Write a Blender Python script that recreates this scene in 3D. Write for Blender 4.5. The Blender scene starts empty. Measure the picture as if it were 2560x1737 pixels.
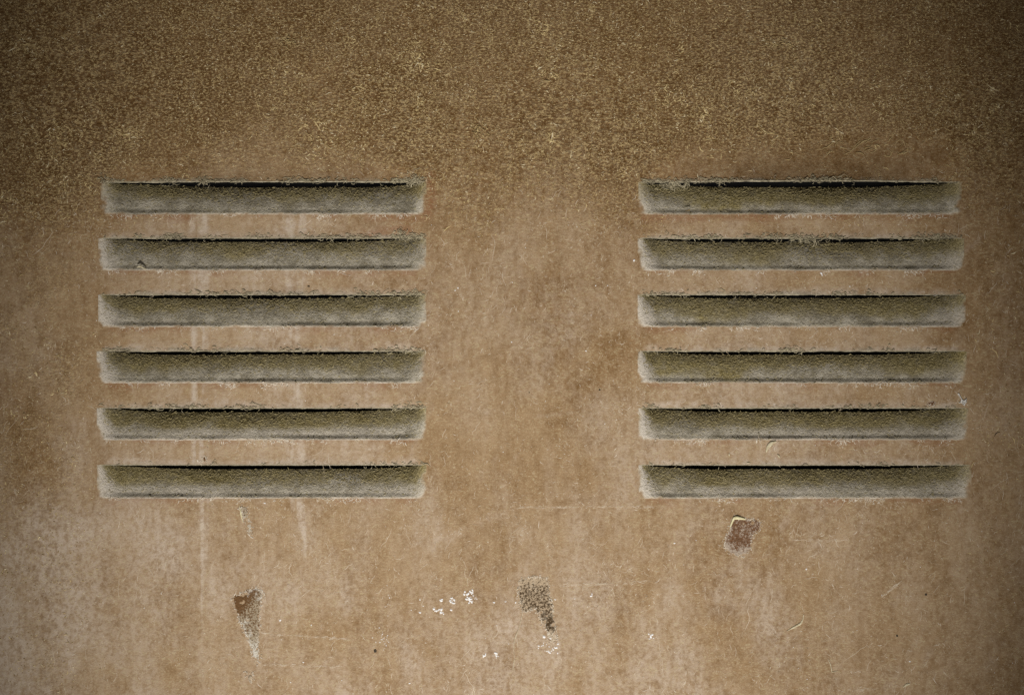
import bpy, math, random
import numpy as np
from mathutils import Vector

random.seed(7)
rng = np.random.default_rng(11)
S = 0.0002                      # metres per unit of the layout grid (0.2 mm)
def X(px): return (np.asarray(px, float) - 1280.0) * S
def Z(py): return (868.5 - np.asarray(py, float)) * S
def W(px, py, d=0.0): return Vector((float(X(px)), float(d) * S, float(Z(py))))

scene = bpy.context.scene
col = scene.collection

# ------------------------------------------------------------------ camera, world, lamps, exposure
cam_d = bpy.data.cameras.new('camera')
cam = bpy.data.objects.new('camera', cam_d); col.objects.link(cam)
cam_d.lens = 50.0; cam_d.sensor_width = 36.0; cam_d.sensor_fit = 'HORIZONTAL'
cam_d.clip_start = 0.01; cam_d.clip_end = 50.0
cam.location = (0.0, -0.7111, 0.0); cam.rotation_euler = (math.radians(90), 0, 0)
scene.camera = cam

world = bpy.data.worlds.new('World'); scene.world = world; world.use_nodes = True
bg = world.node_tree.nodes['Background']
bg.inputs['Color'].default_value = (1.0, 0.93, 0.82, 1); bg.inputs['Strength'].default_value = 0.08

def spot(name, loc, target, energy, size, blend, soft, color):
    d = bpy.data.lights.new(name, 'SPOT'); d.energy = energy; d.color = color
    d.spot_size = math.radians(size); d.spot_blend = blend; d.shadow_soft_size = soft
    o = bpy.data.objects.new(name, d); col.objects.link(o)
    o.location = loc
    o.rotation_euler = (Vector(target) - Vector(loc)).to_track_quat('-Z', 'Y').to_euler()
    return o
# one soft lamp held low in front of the panel: shadows fall upwards, light fades to the corners
spot('key_lamp', W(1120, 6150, -6020), W(1228, 1285), 126.0, 23.9, 1.0, 0.05, (1.0, 0.955, 0.88))

vs = scene.view_settings
vs.view_transform = 'Standard'; vs.look = 'None'; vs.exposure = 0.0; vs.gamma = 1.0
vs.use_curve_mapping = False

# ------------------------------------------------------------------ helpers
def tag(o, label=None, cat=None, group=None, kind=None):
    if label: o['label'] = label
    if cat: o['category'] = cat
    if group: o['group'] = group
    if kind: o['kind'] = kind
    return o

def smooth(a, b, x):
    t = np.clip((np.asarray(x, float) - a) / (b - a), 0, 1)
    return t * t * (3 - 2 * t)

_tabs = {}
def vnoise(x, y, seed):
    if seed not in _tabs: _tabs[seed] = np.random.default_rng(seed).random((256, 256))
    T = _tabs[seed]
    xi = np.floor(x).astype(int); yi = np.floor(y).astype(int)
    fx = x - xi; fy = y - yi
    fx = fx * fx * (3 - 2 * fx); fy = fy * fy * (3 - 2 * fy)
    a = T[xi & 255, yi & 255]; b = T[(xi + 1) & 255, yi & 255]
    c = T[xi & 255, (yi + 1) & 255]; d = T[(xi + 1) & 255, (yi + 1) & 255]
    return (a * (1 - fx) + b * fx) * (1 - fy) + (c * (1 - fx) + d * fx) * fy
def fbm(x, y, size, seed, octs=4, sy=1.0):
    """fractal noise, mean 0, about -1..1"""
    x = np.asarray(x, float) / size; y = np.asarray(y, float) / (size * sy)
    s = 0.0; amp = 1.0; tot = 0.0
    for k in range(octs):
        s = s + amp * (vnoise(x * 2 ** k + 17.3 * k, y * 2 ** k + 5.1 * k, seed + k) * 2 - 1)
        tot += amp; amp *= 0.55
    return s / tot * 1.6

def mk_mesh(name, verts, faces, mats, smooth_shade=True):
    me = bpy.data.meshes.new(name)
    verts = np.asarray(verts, np.float32); faces = np.asarray(faces, np.int32)
    nf, k = faces.shape
    me.vertices.add(len(verts)); me.vertices.foreach_set('co', verts.ravel())
    me.loops.add(nf * k); me.loops.foreach_set('vertex_index', faces.ravel())
    me.polygons.add(nf)
    me.polygons.foreach_set('loop_start', np.arange(nf, dtype=np.int32) * k)
    me.polygons.foreach_set('use_smooth', np.full(nf, smooth_shade))
    me.update(calc_edges=True); me.validate()
    for m in mats: me.materials.append(m)
    return me
def attr(me, name, rgba):
    a = me.attributes.new(name, 'FLOAT_COLOR', 'POINT')
    a.data.foreach_set('color', np.ascontiguousarray(rgba, np.float32).ravel())
def link(name, me, parent=None):
    o = bpy.data.objects.new(name, me); col.objects.link(o)
    if parent: o.parent = parent
    return o
def recenter(o, loc):
    """put the object's origin at loc without moving its vertices in the world"""
    me = o.data; n = len(me.vertices); co = np.empty(n * 3, np.float32)
    me.vertices.foreach_get('co', co); co = co.reshape(-1, 3) - np.array(loc, np.float32)
    me.vertices.foreach_set('co', co.ravel()); me.update()
    o.location = loc

# ------------------------------------------------------------------ materials
class NT:
    def __init__(s, name):
        s.m = bpy.data.materials.new(name); s.m.use_nodes = True
        s.t = s.m.node_tree; s.n = s.t.nodes; s.b = s.n['Principled BSDF']
        s.geo = s.n.new('ShaderNodeNewGeometry')
    def set(s, sock, v):
        if hasattr(v, 'is_output'): s.t.links.new(v, sock)
        elif isinstance(v, tuple) and len(v) == 3 and sock.type == 'RGBA': sock.default_value = (*v, 1)
        else: sock.default_value = v
    def noise(s, scale, detail=3, rough=0.6, stretch=None):
        n = s.n.new('ShaderNodeTexNoise'); n.inputs['Scale'].default_value = scale
        n.inputs['Detail'].default_value = detail; n.inputs['Roughness'].default_value = rough
        src = s.geo.outputs['Position']
        if stretch:
            mp = s.n.new('ShaderNodeMapping'); mp.inputs['Scale'].default_value = stretch
            s.t.links.new(src, mp.inputs['Vector']); src = mp.outputs['Vector']
        s.t.links.new(src, n.inputs['Vector']); return n.outputs['Fac']
    def ramp(s, v, a, b, lo=0.0, hi=1.0):
        n = s.n.new('ShaderNodeMapRange'); n.interpolation_type = 'SMOOTHSTEP'
        s.set(n.inputs['Value'], v)
        for k, x in (('From Min', a), ('From Max', b), ('To Min', lo), ('To Max', hi)): n.inputs[k].default_value = x
        return n.outputs['Result']
    def math(s, op, a, b=0.0, clamp=False):
        n = s.n.new('ShaderNodeMath'); n.operation = op; n.use_clamp = clamp
        s.set(n.inputs[0], a); s.set(n.inputs[1], b); return n.outputs[0]
    def mix(s, f, a, b, mode='MIX'):
        n = s.n.new('ShaderNodeMix'); n.data_type = 'RGBA'; n.blend_type = mode
        s.set(n.inputs[0], f); s.set(n.inputs[6], a); s.set(n.inputs[7], b); return n.outputs[2]
    def attr(s, name):
        n = s.n.new('ShaderNodeAttribute'); n.attribute_name = name
        sp = s.n.new('ShaderNodeSeparateColor'); s.t.links.new(n.outputs['Color'], sp.inputs[0])
        return sp.outputs[0], sp.outputs[1], sp.outputs[2]
    def bump(s, h, dist, strength=1.0):
        n = s.n.new('ShaderNodeBump'); n.inputs['Distance'].default_value = dist; n.inputs['Strength'].default_value = strength
        s.t.links.new(h, n.inputs['Height']); s.t.links.new(n.outputs['Normal'], s.b.inputs['Normal'])
    def done(s, color, rough=0.9, spec=0.15):
        s.set(s.b.inputs['Base Color'], color); s.set(s.b.inputs['Roughness'], rough)
        s.b.inputs['Specular IOR Level'].default_value = spec
        return s.m

def panel_material():
    m = NT('dusty_painted_metal')
    dust, pale, red = m.attr('mask_a'); grey, olive, white = m.attr('mask_b')
    fine = m.noise(1900, 2, 0.6); grain = m.noise(800, 4, 0.72); blot = m.noise(140, 5, 0.65); mid = m.noise(330, 4, 0.68)
    streak = m.noise(420, 4, 0.65, (1.0, 1.0, 0.2)); fib = m.noise(1100, 3, 0.6, (0.55, 1.0, 1.35))
    # dust over brown paint, broken up by grain
    n1 = m.math('ADD', m.math('MULTIPLY', m.math('SUBTRACT', grain, 0.5), 1.0), m.math('MULTIPLY', m.math('SUBTRACT', blot, 0.5), 0.6))
    n1 = m.math('ADD', n1, m.math('MULTIPLY', m.math('SUBTRACT', streak, 0.5), 0.65))
    n1 = m.math('ADD', n1, m.math('MULTIPLY', m.math('SUBTRACT', mid, 0.5), 0.8))
    d = m.math('ADD', dust, n1, True)
    paint = m.mix(m.ramp(blot, 0.35, 0.7), (0.165, 0.084, 0.026), (0.235, 0.130, 0.050))
    c = m.mix(d, paint, (0.385, 0.266, 0.156))
    c = m.mix(m.math('MULTIPLY', red, m.ramp(grain, 0.3, 0.55)), c, (0.262, 0.130, 0.062))
    pn = m.math('ADD', m.math('ADD', m.math('MULTIPLY', mid, 0.60), m.math('MULTIPLY', streak, 0.18)), m.math('MULTIPLY', grain, 0.22))
    p = m.math('MULTIPLY', pale, m.ramp(pn, 0.40, 0.60, 0.35, 1.15), True)
    c = m.mix(p, c, (0.515, 0.420, 0.338))
    # fine pale specks and short fibres of dust
    sp = m.math('MULTIPLY', m.ramp(fine, 0.55, 0.68), m.ramp(mid, 0.35, 0.62, 0.16, 0.75))
    c = m.mix(sp, c, (0.50, 0.415, 0.262))
    sf = m.math('MULTIPLY', m.ramp(fib, 0.55, 0.64), m.ramp(blot, 0.4, 0.6, 0.10, 0.6))
    c = m.mix(sf, c, (0.49, 0.41, 0.255))
    sd = m.math('MULTIPLY', m.ramp(fine, 0.42, 0.30), 0.14)
    c = m.mix(sd, c, (0.19, 0.11, 0.055))
    rel, _, _ = m.attr('relief')
    crust = m.noise(880, 4, 0.78, (0.75, 1.0, 1.2))
    c = m.mix(m.math('MULTIPLY', m.ramp(crust, 0.52, 0.585), m.math('MULTIPLY', rel, 0.75)), c, (0.70, 0.53, 0.275))
    c = m.mix(m.math('MULTIPLY', m.ramp(crust, 0.48, 0.36), m.math('MULTIPLY', rel, 0.75)), c, (0.115, 0.056, 0.018))
    g = m.math('ADD', grey, m.math('MULTIPLY', m.math('MULTIPLY', m.math('SUBTRACT', grain, 0.5), 0.35), grey), True)
    gcol = m.mix(m.ramp(m.math('ADD', m.math('MULTIPLY', blot, 0.6), m.math('MULTIPLY', grain, 0.4)), 0.38, 0.62), (0.32, 0.288, 0.218), (0.60, 0.555, 0.46))
    c = m.mix(g, c, gcol)
    o = m.math('MULTIPLY', olive, m.ramp(mid, 0.3, 0.6, 0.6, 1.0), True)
    ocol = m.mix(m.ramp(m.math('ADD', m.math('MULTIPLY', fine, 0.5), m.math('MULTIPLY', fib, 0.5)), 0.40, 0.60), (0.205, 0.160, 0.060), (0.51, 0.43, 0.215))
    c = m.mix(o, c, ocol)
    c = m.mix(m.math('MULTIPLY', white, m.ramp(grain, 0.3, 0.6, 0.55, 1.0), True), c, (0.68, 0.62, 0.54))
    cover = m.math('MAXIMUM', grey, olive)
    h = m.math('ADD', m.math('MULTIPLY', fine, m.math('ADD', m.math('MULTIPLY', cover, 0.55), 0.22)), m.math('MULTIPLY', grain, m.math('ADD', m.math('MULTIPLY', cover, 0.5), 0.40)))
    h = m.math('ADD', h, m.math('MULTIPLY', crust, m.math('MULTIPLY', rel, 2.2)))
    m.bump(h, 0.0010, 0.75)
    return m.done(c, 0.88, 0.12)

def fuzz_material(name, dark, light, white=(0.62, 0.56, 0.42)):
    m = NT(name)
    tone, w, _ = m.attr('tone')
    c = m.mix(tone, dark, light)
    c = m.mix(w, c, white)
    return m.done(c, 0.95, 0.05)

def patch_material(name, base, scrape, rim, sc=700):
    """worn patch: bare metal with scrape marks and a chalky rim (mask attribute: r scrape, g rim)"""
    m = NT(name)
    s, r, b = m.attr('mask_a')
    n = m.noise(sc, 4, 0.78); n2 = m.noise(1900, 3, 0.7)
    c = m.mix(m.ramp(n2, 0.35, 0.65), base, tuple(min(1, v * 1.5) for v in base))
    f = m.math('MULTIPLY', m.ramp(m.math('ADD', n, m.math('MULTIPLY', m.math('SUBTRACT', s, 0.5), 0.35)), 0.46, 0.56), m.ramp(s, 0.02, 0.35), True)
    c = m.mix(f, c, scrape)
    f2 = m.math('MULTIPLY', m.ramp(n2, 0.42, 0.56), r, True)
    c = m.mix(f2, c, rim)
    m.bump(m.math('ADD', n, n2), 0.0008, 0.8)
    return m.done(c, 0.8, 0.2)

def plain_material(name, c0, c1, scale=900, rough=0.8, spec=0.2):
    m = NT(name); n = m.noise(scale, 4, 0.65)
    m.bump(n, 0.0004, 0.6)
    return m.done(m.mix(m.ramp(n, 0.35, 0.65), c0, c1), rough, spec)

M_panel = panel_material()
M_fuzz = fuzz_material('dust_fibres', (0.25, 0.165, 0.068), (0.72, 0.575, 0.305), (0.84, 0.74, 0.52))
M_scuff = fuzz_material('pale_scuffs', (0.42, 0.325, 0.215), (0.61, 0.52, 0.41), (0.76, 0.70, 0.61))
M_olive = fuzz_material('olive_dust_fibres', (0.26, 0.215, 0.105), (0.50, 0.43, 0.24), (0.46, 0.42, 0.33))
M_web = fuzz_material('grey_web_fibres', (0.22, 0.19, 0.125), (0.56, 0.50, 0.35))
M_lip = plain_material('dusty_edge', (0.34, 0.295, 0.20), (0.58, 0.52, 0.39), 700)
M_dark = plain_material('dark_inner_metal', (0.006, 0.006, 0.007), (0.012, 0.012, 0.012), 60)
M_white = plain_material('white_paint', (0.78, 0.78, 0.79), (0.88, 0.88, 0.89), 900, 0.7)
M_cream = plain_material('cream_primer', (0.62, 0.56, 0.33), (0.74, 0.69, 0.46), 700)
M_straw = plain_material('dry_straw', (0.48, 0.41, 0.27), (0.66, 0.60, 0.44), 800)
M_thread = plain_material('dusty_thread', (0.42, 0.34, 0.23), (0.62, 0.54, 0.41), 800)
M_lint = plain_material('white_lint', (0.62, 0.60, 0.56), (0.85, 0.83, 0.80), 800)
M_hair = plain_material('dark_hair', (0.015, 0.012, 0.010), (0.03, 0.024, 0.02), 900)
M_crumb = plain_material('dark_crumb', (0.05, 0.04, 0.03), (0.10, 0.08, 0.055), 900)
M_rustA = patch_material('worn_brown_metal', (0.135, 0.072, 0.030), (0.44, 0.365, 0.26), (0.80, 0.77, 0.70), 1150)
M_rustB = patch_material('pitted_brown_metal', (0.065, 0.040, 0.019), (0.52, 0.405, 0.28), (0.72, 0.63, 0.50), 900)
M_rustC = patch_material('scraped_red_metal', (0.145, 0.074, 0.037), (0.47, 0.385, 0.31), (0.50, 0.41, 0.33), 1200)

# ------------------------------------------------------------------ layout of the louvers
TOPS = [456, 596, 737, 878, 1020, 1162]
BOTS = [537, 677, 818, 958, 1100, 1246]
LX = [(252, 1066), (246, 1064), (246, 1064), (244, 1064), (244, 1064), (242, 1066)]
RX = [(1596, 2404), (1594, 2410), (1594, 2414), (1594, 2416), (1596, 2420), (1596, 2428)]
LOUV = []
for side, xs_ in (('left', LX), ('right', RX)):
    for r in range(6):
        LOUV.append(dict(side=side, row=r, x0=xs_[r][0], x1=xs_[r][1], y0=TOPS[r], y1=BOTS[r]))
# how far the lip above each slot is bent out, and how wide the slot gapes
for L in LOUV:
    L['moss'] = random.uniform(0.82, 1.05); L['bend'] = 2.5; L['gap'] = 9.4 + random.uniform(-0.8, 0.8); L['skew'] = random.uniform(-0.1, 0.1)
LOUV[0]['bend'] = 9.0; LOUV[0]['gap'] = 13.0; LOUV[0]['skew'] = 0.12
LOUV[6]['bend'] = 27.0; LOUV[6]['gap'] = 12.5; LOUV[6]['skew'] = 0.02
LOUV[5]['gap'] = 10.5; LOUV[11]['gap'] = 10.5

def sheet_depth(px, py):
    """relief of the sheet, in layout units, positive = away from the viewer"""
    px = np.asarray(px, float); py = np.asarray(py, float)
    h = 3.0 * fbm(px, py, 620, 101, 2) + 0.35 * fbm(px, py, 60, 131, 2)
    for L in LOUV:
        w = smooth(L['x0'] + 20, L['x0'] + 320, px) * (1 - smooth(L['x1'] - 260, L['x1'] - 10, px))
        reach = 115.0 if L['bend'] > 10 else (60.0 if L['bend'] > 5 else 36.0)
        v = np.clip((py - (L['y0'] - reach)) / reach, 0, 1) * (py <= L['y0'] + 0.6)
        h = h - L['bend'] * w * v * v
    return h

# ------------------------------------------------------------------ panel
panel = bpy.data.objects.new('louvered_panel', None); col.objects.link(panel)
tag(panel, 'dusty brown painted metal panel with two columns of six pressed louvers', 'metal panel')

STEP = 4
def lines(lo, hi, fixed, olo, ohi):
    g = np.arange(lo, hi + 1, STEP, dtype=float)
    for f in fixed:
        g[np.argmin(abs(g - f))] = f
    g = np.unique(g)
    return np.concatenate([np.linspace(olo, lo - 60, 10), g, np.linspace(hi + 60, ohi, 10)])
gx = lines(-60, 2620, sorted({v for L in LOUV for v in (L['x0'], L['x1'])}), -900, 3460)
# the outlines of single rows differ by a few units in x: every edge gets its own grid line
for L in LOUV:
    for k in ('x0', 'x1'):
        L[k] = float(gx[np.argmin(abs(gx - L[k]))])
gy = lines(-60, 1800, TOPS + BOTS, -760, 2500)
nx, ny = len(gx), len(gy)
PX, PY = np.meshgrid(gx, gy)            # rows: y
PXf, PYf = PX.ravel(), PY.ravel()

def seg_mask(px, py, pts, w0, w1=None, soft=0.5):
    """soft mask along a polyline whose half width runs from w0 to w1"""
    w1 = w0 if w1 is None else w1
    out = np.zeros_like(px)
    tot = len(pts) - 1
    for i in range(tot):
        ax, ay = pts[i]; bx, by = pts[i + 1]
        dx, dy = bx - ax, by - ay; q = dx * dx + dy * dy
        t = np.clip(((px - ax) * dx + (py - ay) * dy) / q, 0, 1)
        dd = np.hypot(px - ax - t * dx, py - ay - t * dy)
        w = w0 + (w1 - w0) * (i + t) / tot
        out = np.maximum(out, 1 - smooth(w * (1 - soft), w * (1 + soft), dd))
    return out

def top_zone(px, py):
    """1 where the panel is bare brown under coarse fibres (upper part), 0 below"""
    yb = 455 + 70 * fbm(px, px * 0 + 3.0, 420, 51, 3)
    yb = yb + 60 * np.exp(-((px - 1560) / 130.0) ** 2) + 50 * np.exp(-((px - 150) / 140.0) ** 2) + 60 * np.exp(-((px - 2500) / 120.0) ** 2)
    return 1 - smooth(-150, 140, py - yb + 38 * fbm(px, py, 130, 61, 4))

def relief(px, py):
    bare = seg_mask(px, py, [(1700, 445), (2000, 430), (2330, 400)], 62, 62, 0.8)
    marg = np.maximum(1 - smooth(150, 270, px), smooth(2405, 2470, px) * 0.6) * 0.35 * (1 - 0.6 * smooth(900, 1600, py))
    r = np.maximum(top_zone(px, py) * np.clip(0.88 + 0.25 * fbm(px, py, 200, 63, 3), 0.25, 1.2), marg * np.clip(0.6 + fbm(px, py, 90, 67, 3), 0, 1.2))
    bare = np.maximum(bare, 0.75 * seg_mask(px, py, [(300, 446), (1000, 446)], 26, 26, 0.9))
    return np.clip(r * (1 - 0.8 * bare), 0, 1)

def masks(px, py):
    z = top_zone(px, py)
    big = fbm(px, py, 520, 71, 5); mid = fbm(px, py, 150, 81, 5); ver = fbm(px, py, 60, 91, 4, 5.0)
    dust = 0.60 + 0.18 * big + 0.20 * mid + 0.18 * ver
    dust = dust * (1 - z) + z * (0.13 + 0.15 * fbm(px, py, 240, 141, 4))
    # darker rubbed smears between the two columns
    for pts, w, a in (([(1390, 1060), (1470, 960), (1600, 850)], 40, .17), ([(1340, 760), (1400, 830), (1370, 900)], 55, .30),
                      ([(1500, 880), (1640, 800)], 34, .12), ([(1340, 700), (1450, 690)], 40, .22)):
        dust = dust - a * seg_mask(px, py, pts, w, soft=0.9)
    pale = np.clip(0.20 + 0.30 * fbm(px, py, 230, 151, 6) + 0.30 * fbm(px, py, 60, 161, 4, 2.5), 0, 1) * (1 - z) * (0.35 + 0.65 * smooth(500, 1300, py))
    pale = pale + 0.22 * smooth(0.1, 0.9, fbm(px, py, 120, 171, 5, 1.4)) * smooth(1100, 1350, py) + 0.28 * smooth(1150, 1600, py) * np.clip(0.6 + 0.8 * fbm(px, py, 62, 177, 5, 1.7), 0, 1)
    pale = pale + 0.42 * (1 - smooth(180, 620, px)) * smooth(1150, 1400, py) * np.clip(0.55 + fbm(px, py, 90, 175, 4, 1.6), 0, 1)
    pale = pale * (1 - 0.7 * smooth(1750, 2350, px) * smooth(900, 1200, py))
    # lilac grey bloom towards the left and right margins
    edge = np.maximum(1 - smooth(120, 300, px), smooth(2400, 2470, px))
    pale = pale + 0.10 * edge * np.clip(0.4 + fbm(px, py, 120, 181, 4), 0, 1) * (1 - 0.8 * z)
    dust = dust - 0.18 * smooth(2410, 2520, px) * (1 - z) * np.clip(0.6 + mid, 0, 1)
    # two vertical wipe streaks through the left column and below it
    st = np.zeros_like(px); comb = 0.5 + 0.75 * fbm(px, py, 11, 191, 3, 30) + 0.25 * fbm(px, py, 40, 193, 3)
    for pts, w in (([(487, 540), (489, 900), (493, 1150)], 10), ([(510, 540), (508, 1160)], 9), ([(742, 540), (738, 800)], 20), ([(735, 800), (738, 960), (745, 1010)], 13),
                   ([(728, 1095), (732, 1160)], 12), ([(752, 1095), (756, 1160)], 7)):
        st = np.maximum(st, seg_mask(px, py, pts, w, soft=1.0) * 0.85)
    low = np.maximum.reduce([seg_mask(px, py, [(498, 1246), (502, 1340), (506, 1430)], 13, 5, 0.7), seg_mask(px, py, [(527, 1246), (522, 1380), (506, 1560), (498, 1737)], 12, 16, 0.8) * 0.8,
                             seg_mask(px, py, [(736, 1246), (752, 1290), (768, 1350), (766, 1400)], 15, 5, 0.8), seg_mask(px, py, [(505, 1420), (506, 1530)], 3, 3, 0.6)])
    st = np.maximum(st, low * (0.4 + 0.6 * (1 - smooth(1280, 1540, py))) * 0.85)
    pale = np.maximum(pale, np.clip(st * comb * 2.0, 0, 1))
    dust = dust - 0.12 * (1 - smooth(60, 240, px)) * (1 - 0.6 * smooth(1200, 1600, py))
    # rubbed diagonal and upright smears
    sm = np.random.default_rng(77)
    for _ in range(64):
        ax, ay = sm.uniform(1040, 2540) if sm.random() < 0.72 else sm.uniform(30, 1040), sm.uniform(620, 1720)
        an = sm.normal(-0.85, 0.3) if sm.random() < 0.65 else sm.normal(1.57, 0.15); ln = sm.uniform(50, 210); w = sm.uniform(5, 16); al = sm.uniform(0.12, 0.38)
        bx, by = ax + math.cos(an) * ln, ay + math.sin(an) * ln
        box = (px > min(ax, bx) - 40) & (px < max(ax, bx) + 40) & (py > min(ay, by) - 40) & (py < max(ay, by) + 40)
        if not box.any(): continue
        k = seg_mask(px[box], py[box], [(ax, ay), (bx, by)], w, w * 0.4, 1.0) * np.clip(0.45 + 0.9 * fbm(px[box], py[box], 22, 197, 3), 0, 1) * al
        if sm.random() < 0.3: dust[box] = dust[box] - k
        else: pale[box] = pale[box] + k
    # strips between the louvers carry more pale dust
    for x0, x1 in ((262, 1050), (1612, 2390)):
        st_ = smooth(x0, x0 + 120, px) * (1 - smooth(x1 - 160, x1, px)) * smooth(530, 560, py) * (1 - smooth(1150, 1190, py))
        dust = dust + 0.16 * st_; pale = pale + st_ * np.clip(0.20 + 0.30 * fbm(px, py, 70, 195, 4), 0, 1)
    red = np.zeros_like(px); white = 0.24 * np.clip(st * comb * 1.6 * np.clip(0.5 + 1.1 * fbm(px, py, 30, 199, 3), 0, 1), 0, 1); grey = np.zeros_like(px)
    for L in LOUV:
        inx = smooth(L['x0'] + 8, L['x0'] + 40, px) * (1 - smooth(L['x1'] - 40, L['x1'] - 8, px))
        # redder, darker brown in a ragged line right under each louver
        d = py - L['y1']
        rag = 11 + 13 * fbm(px, px * 0 + L['y1'], 60, 201, 4)
        red = np.maximum(red, inx * (d > -1) * (1 - smooth(rag * 0.4, np.maximum(rag, 3) + 6, d)) * (0.75 if L['row'] else 0.9) * smooth(-0.35, 0.35, fbm(px, py, 90, 205 + L['row'], 4) + 0.5 * (np.minimum(px - L['x0'], L['x1'] - px) < 150)))
        # dust lies along the lip above the slot
        u = L['y0'] - py
        lip = inx * (u >= -1) * (1 - smooth(4, 26 + 12 * fbm(px, px * 0 + L['y0'], 90, 211, 4), u)) * np.clip(0.7 + 0.6 * fbm(px, py, 26, 221, 3), 0, 1)
        if L['row'] > 0: pale = np.maximum(pale, lip * (0.8 if L['row'] < 3 else 1.15))
        grey = np.maximum(grey, inx * (u >= -1) * (1 - smooth(2, 11, u)) * np.clip(0.25 + 0.9 * fbm(px, py, 40, 231, 4), 0, 0.8) * (0.9 if L['row'] < 4 else 0.4))
    for pts, w, a in (([(1076, 440), (1078, 500), (1066, 540)], 11, 1.0), ([(920, 543), (1060, 546)], 9, .9), ([(910, 590), (980, 575), (1020, 574)], 11, .9),
                      ([(1612, 545), (1760, 545)], 9, .9), ([(2170, 540), (2230, 545)], 10, .6)):
        red = np.maximum(red, a * seg_mask(px, py, pts, w, soft=0.8))
    # faint horizontal scuffs
    for pts, w, a in (([(1300, 1268), (1640, 1266)], 2.5, .55), ([(1310, 1466), (1640, 1452)], 2.5, .4), ([(640, 1582), (880, 1598)], 2.5, .4), ([(1985, 1350), (2100, 1350)], 2.5, .35),
                      ([(2204, 1492), (2250, 1455)], 3.5, .6), ([(2250, 1455), (2270, 1480), (2245, 1500)], 22, .35), ([(2510, 1400), (2520, 1440)], 9, .35)):
        pale = np.maximum(pale, a * seg_mask(px, py, pts, w, soft=0.8) * np.clip(0.6 + 0.9 * fbm(px, py, 24, 241, 3), 0, 1))
    c1 = lambda a: np.clip(a, 0, 1)
    A = np.stack([c1(dust), c1(pale), c1(red), np.ones_like(px)], -1)
    B = np.stack([c1(grey), np.zeros_like(px), c1(white), np.ones_like(px)], -1)
    return A, B

# which cells are holes
keep = np.ones((ny - 1, nx - 1), bool)
cx = (gx[:-1] + gx[1:]) / 2; cy = (gy[:-1] + gy[1:]) / 2
for L in LOUV:
    keep[np.ix_((cy > L['y0']) & (cy < L['y1']), (cx > L['x0']) & (cx < L['x1']))] = False
jj, ii = np.nonzero(keep)
idx = jj * nx + ii
faces = np.stack([idx, idx + nx, idx + nx + 1, idx + 1], -1)
depth = sheet_depth(PXf, PYf)
V = np.stack([X(PXf), depth * S, Z(PYf)], -1)
me = mk_mesh('sheet', V, faces, [M_panel])
A, B = masks(PXf, PYf); attr(me, 'mask_a', A); attr(me, 'mask_b', B)
rl = relief(PXf, PYf); attr(me, 'relief', np.stack([rl, rl, rl, rl * 0 + 1], -1))
sheet = link('sheet', me, panel)

# dark closed housing behind the slots
def box_open(name, x0, x1, y0, y1, d0, d1, mat, parent):
    c = [(x, d, y) for d in (d0, d1) for x, y in ((x0, y0), (x1, y0), (x1, y1), (x0, y1))]
    v = [(float(X(a)), b * S, float(Z(e))) for a, b, e in c]
    f = [(4, 5, 6, 7), (0, 1, 5, 4), (1, 2, 6, 5), (2, 3, 7, 6), (3, 0, 4, 7)]
    return link(name, mk_mesh(name, v, f, [mat], False), parent)
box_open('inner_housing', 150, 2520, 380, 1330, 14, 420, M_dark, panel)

# ------------------------------------------------------------------ louvers
DEPTH = 46.0
def louver_surface(L, px, v):
    """v: 0 at the bottom edge .. 1 at the free top edge. returns (py, depth)"""
    w = L['x1'] - L['x0']; u = (px - L['x0']) / w
    a = smooth(0.0, 0.30 + L['skew'], u - 0.015) * (1 - smooth(0.66 + L['skew'], 1.0, u + 0.012))
    wob = 1 + 0.05 * fbm(px, px * 0 + L['y0'], 70, 301 + L['row'], 3)
    par = DEPTH * (L['y0'] - 868.5) / 3555.0 * smooth(0.0, 0.06, u) * (1 - smooth(0.94, 1.0, u))
    gap = np.maximum(L['gap'] * np.clip(a ** 0.42 * 1.05, 0, 1) * wob + par, 0.5 * a)
    py = L['y1'] + (L['y0'] + gap - L['y1']) * v
    # distance to the rounded ends (slanting inwards at the foot)
    inset = 8 * (1 - v) + 10 * (1 - v) ** 4
    e = np.minimum(px - L['x0'] - inset * 0.8, L['x1'] - inset * 0.9 - px)
    end = smooth(-4, 50, e)
    st = 0.05 + 0.12 * np.clip(0.5 + fbm(px, px * 0 + L['y1'], 190, 351 + L['row'], 3), 0, 1)
    prof = st * smooth(0.0, 0.20, v) + (1 - st) * np.clip((v - 0.03) / 0.97, 0, 1) ** 1.55
    base = sheet_depth(px, np.where(v > 0.999, L['y0'] + 2, py))
    d = base + DEPTH * prof * end + 0.8 * fbm(px, py, 26, 331 + L['row'], 3) * end * smooth(0, .08, v)
    return py, d, e

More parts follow.
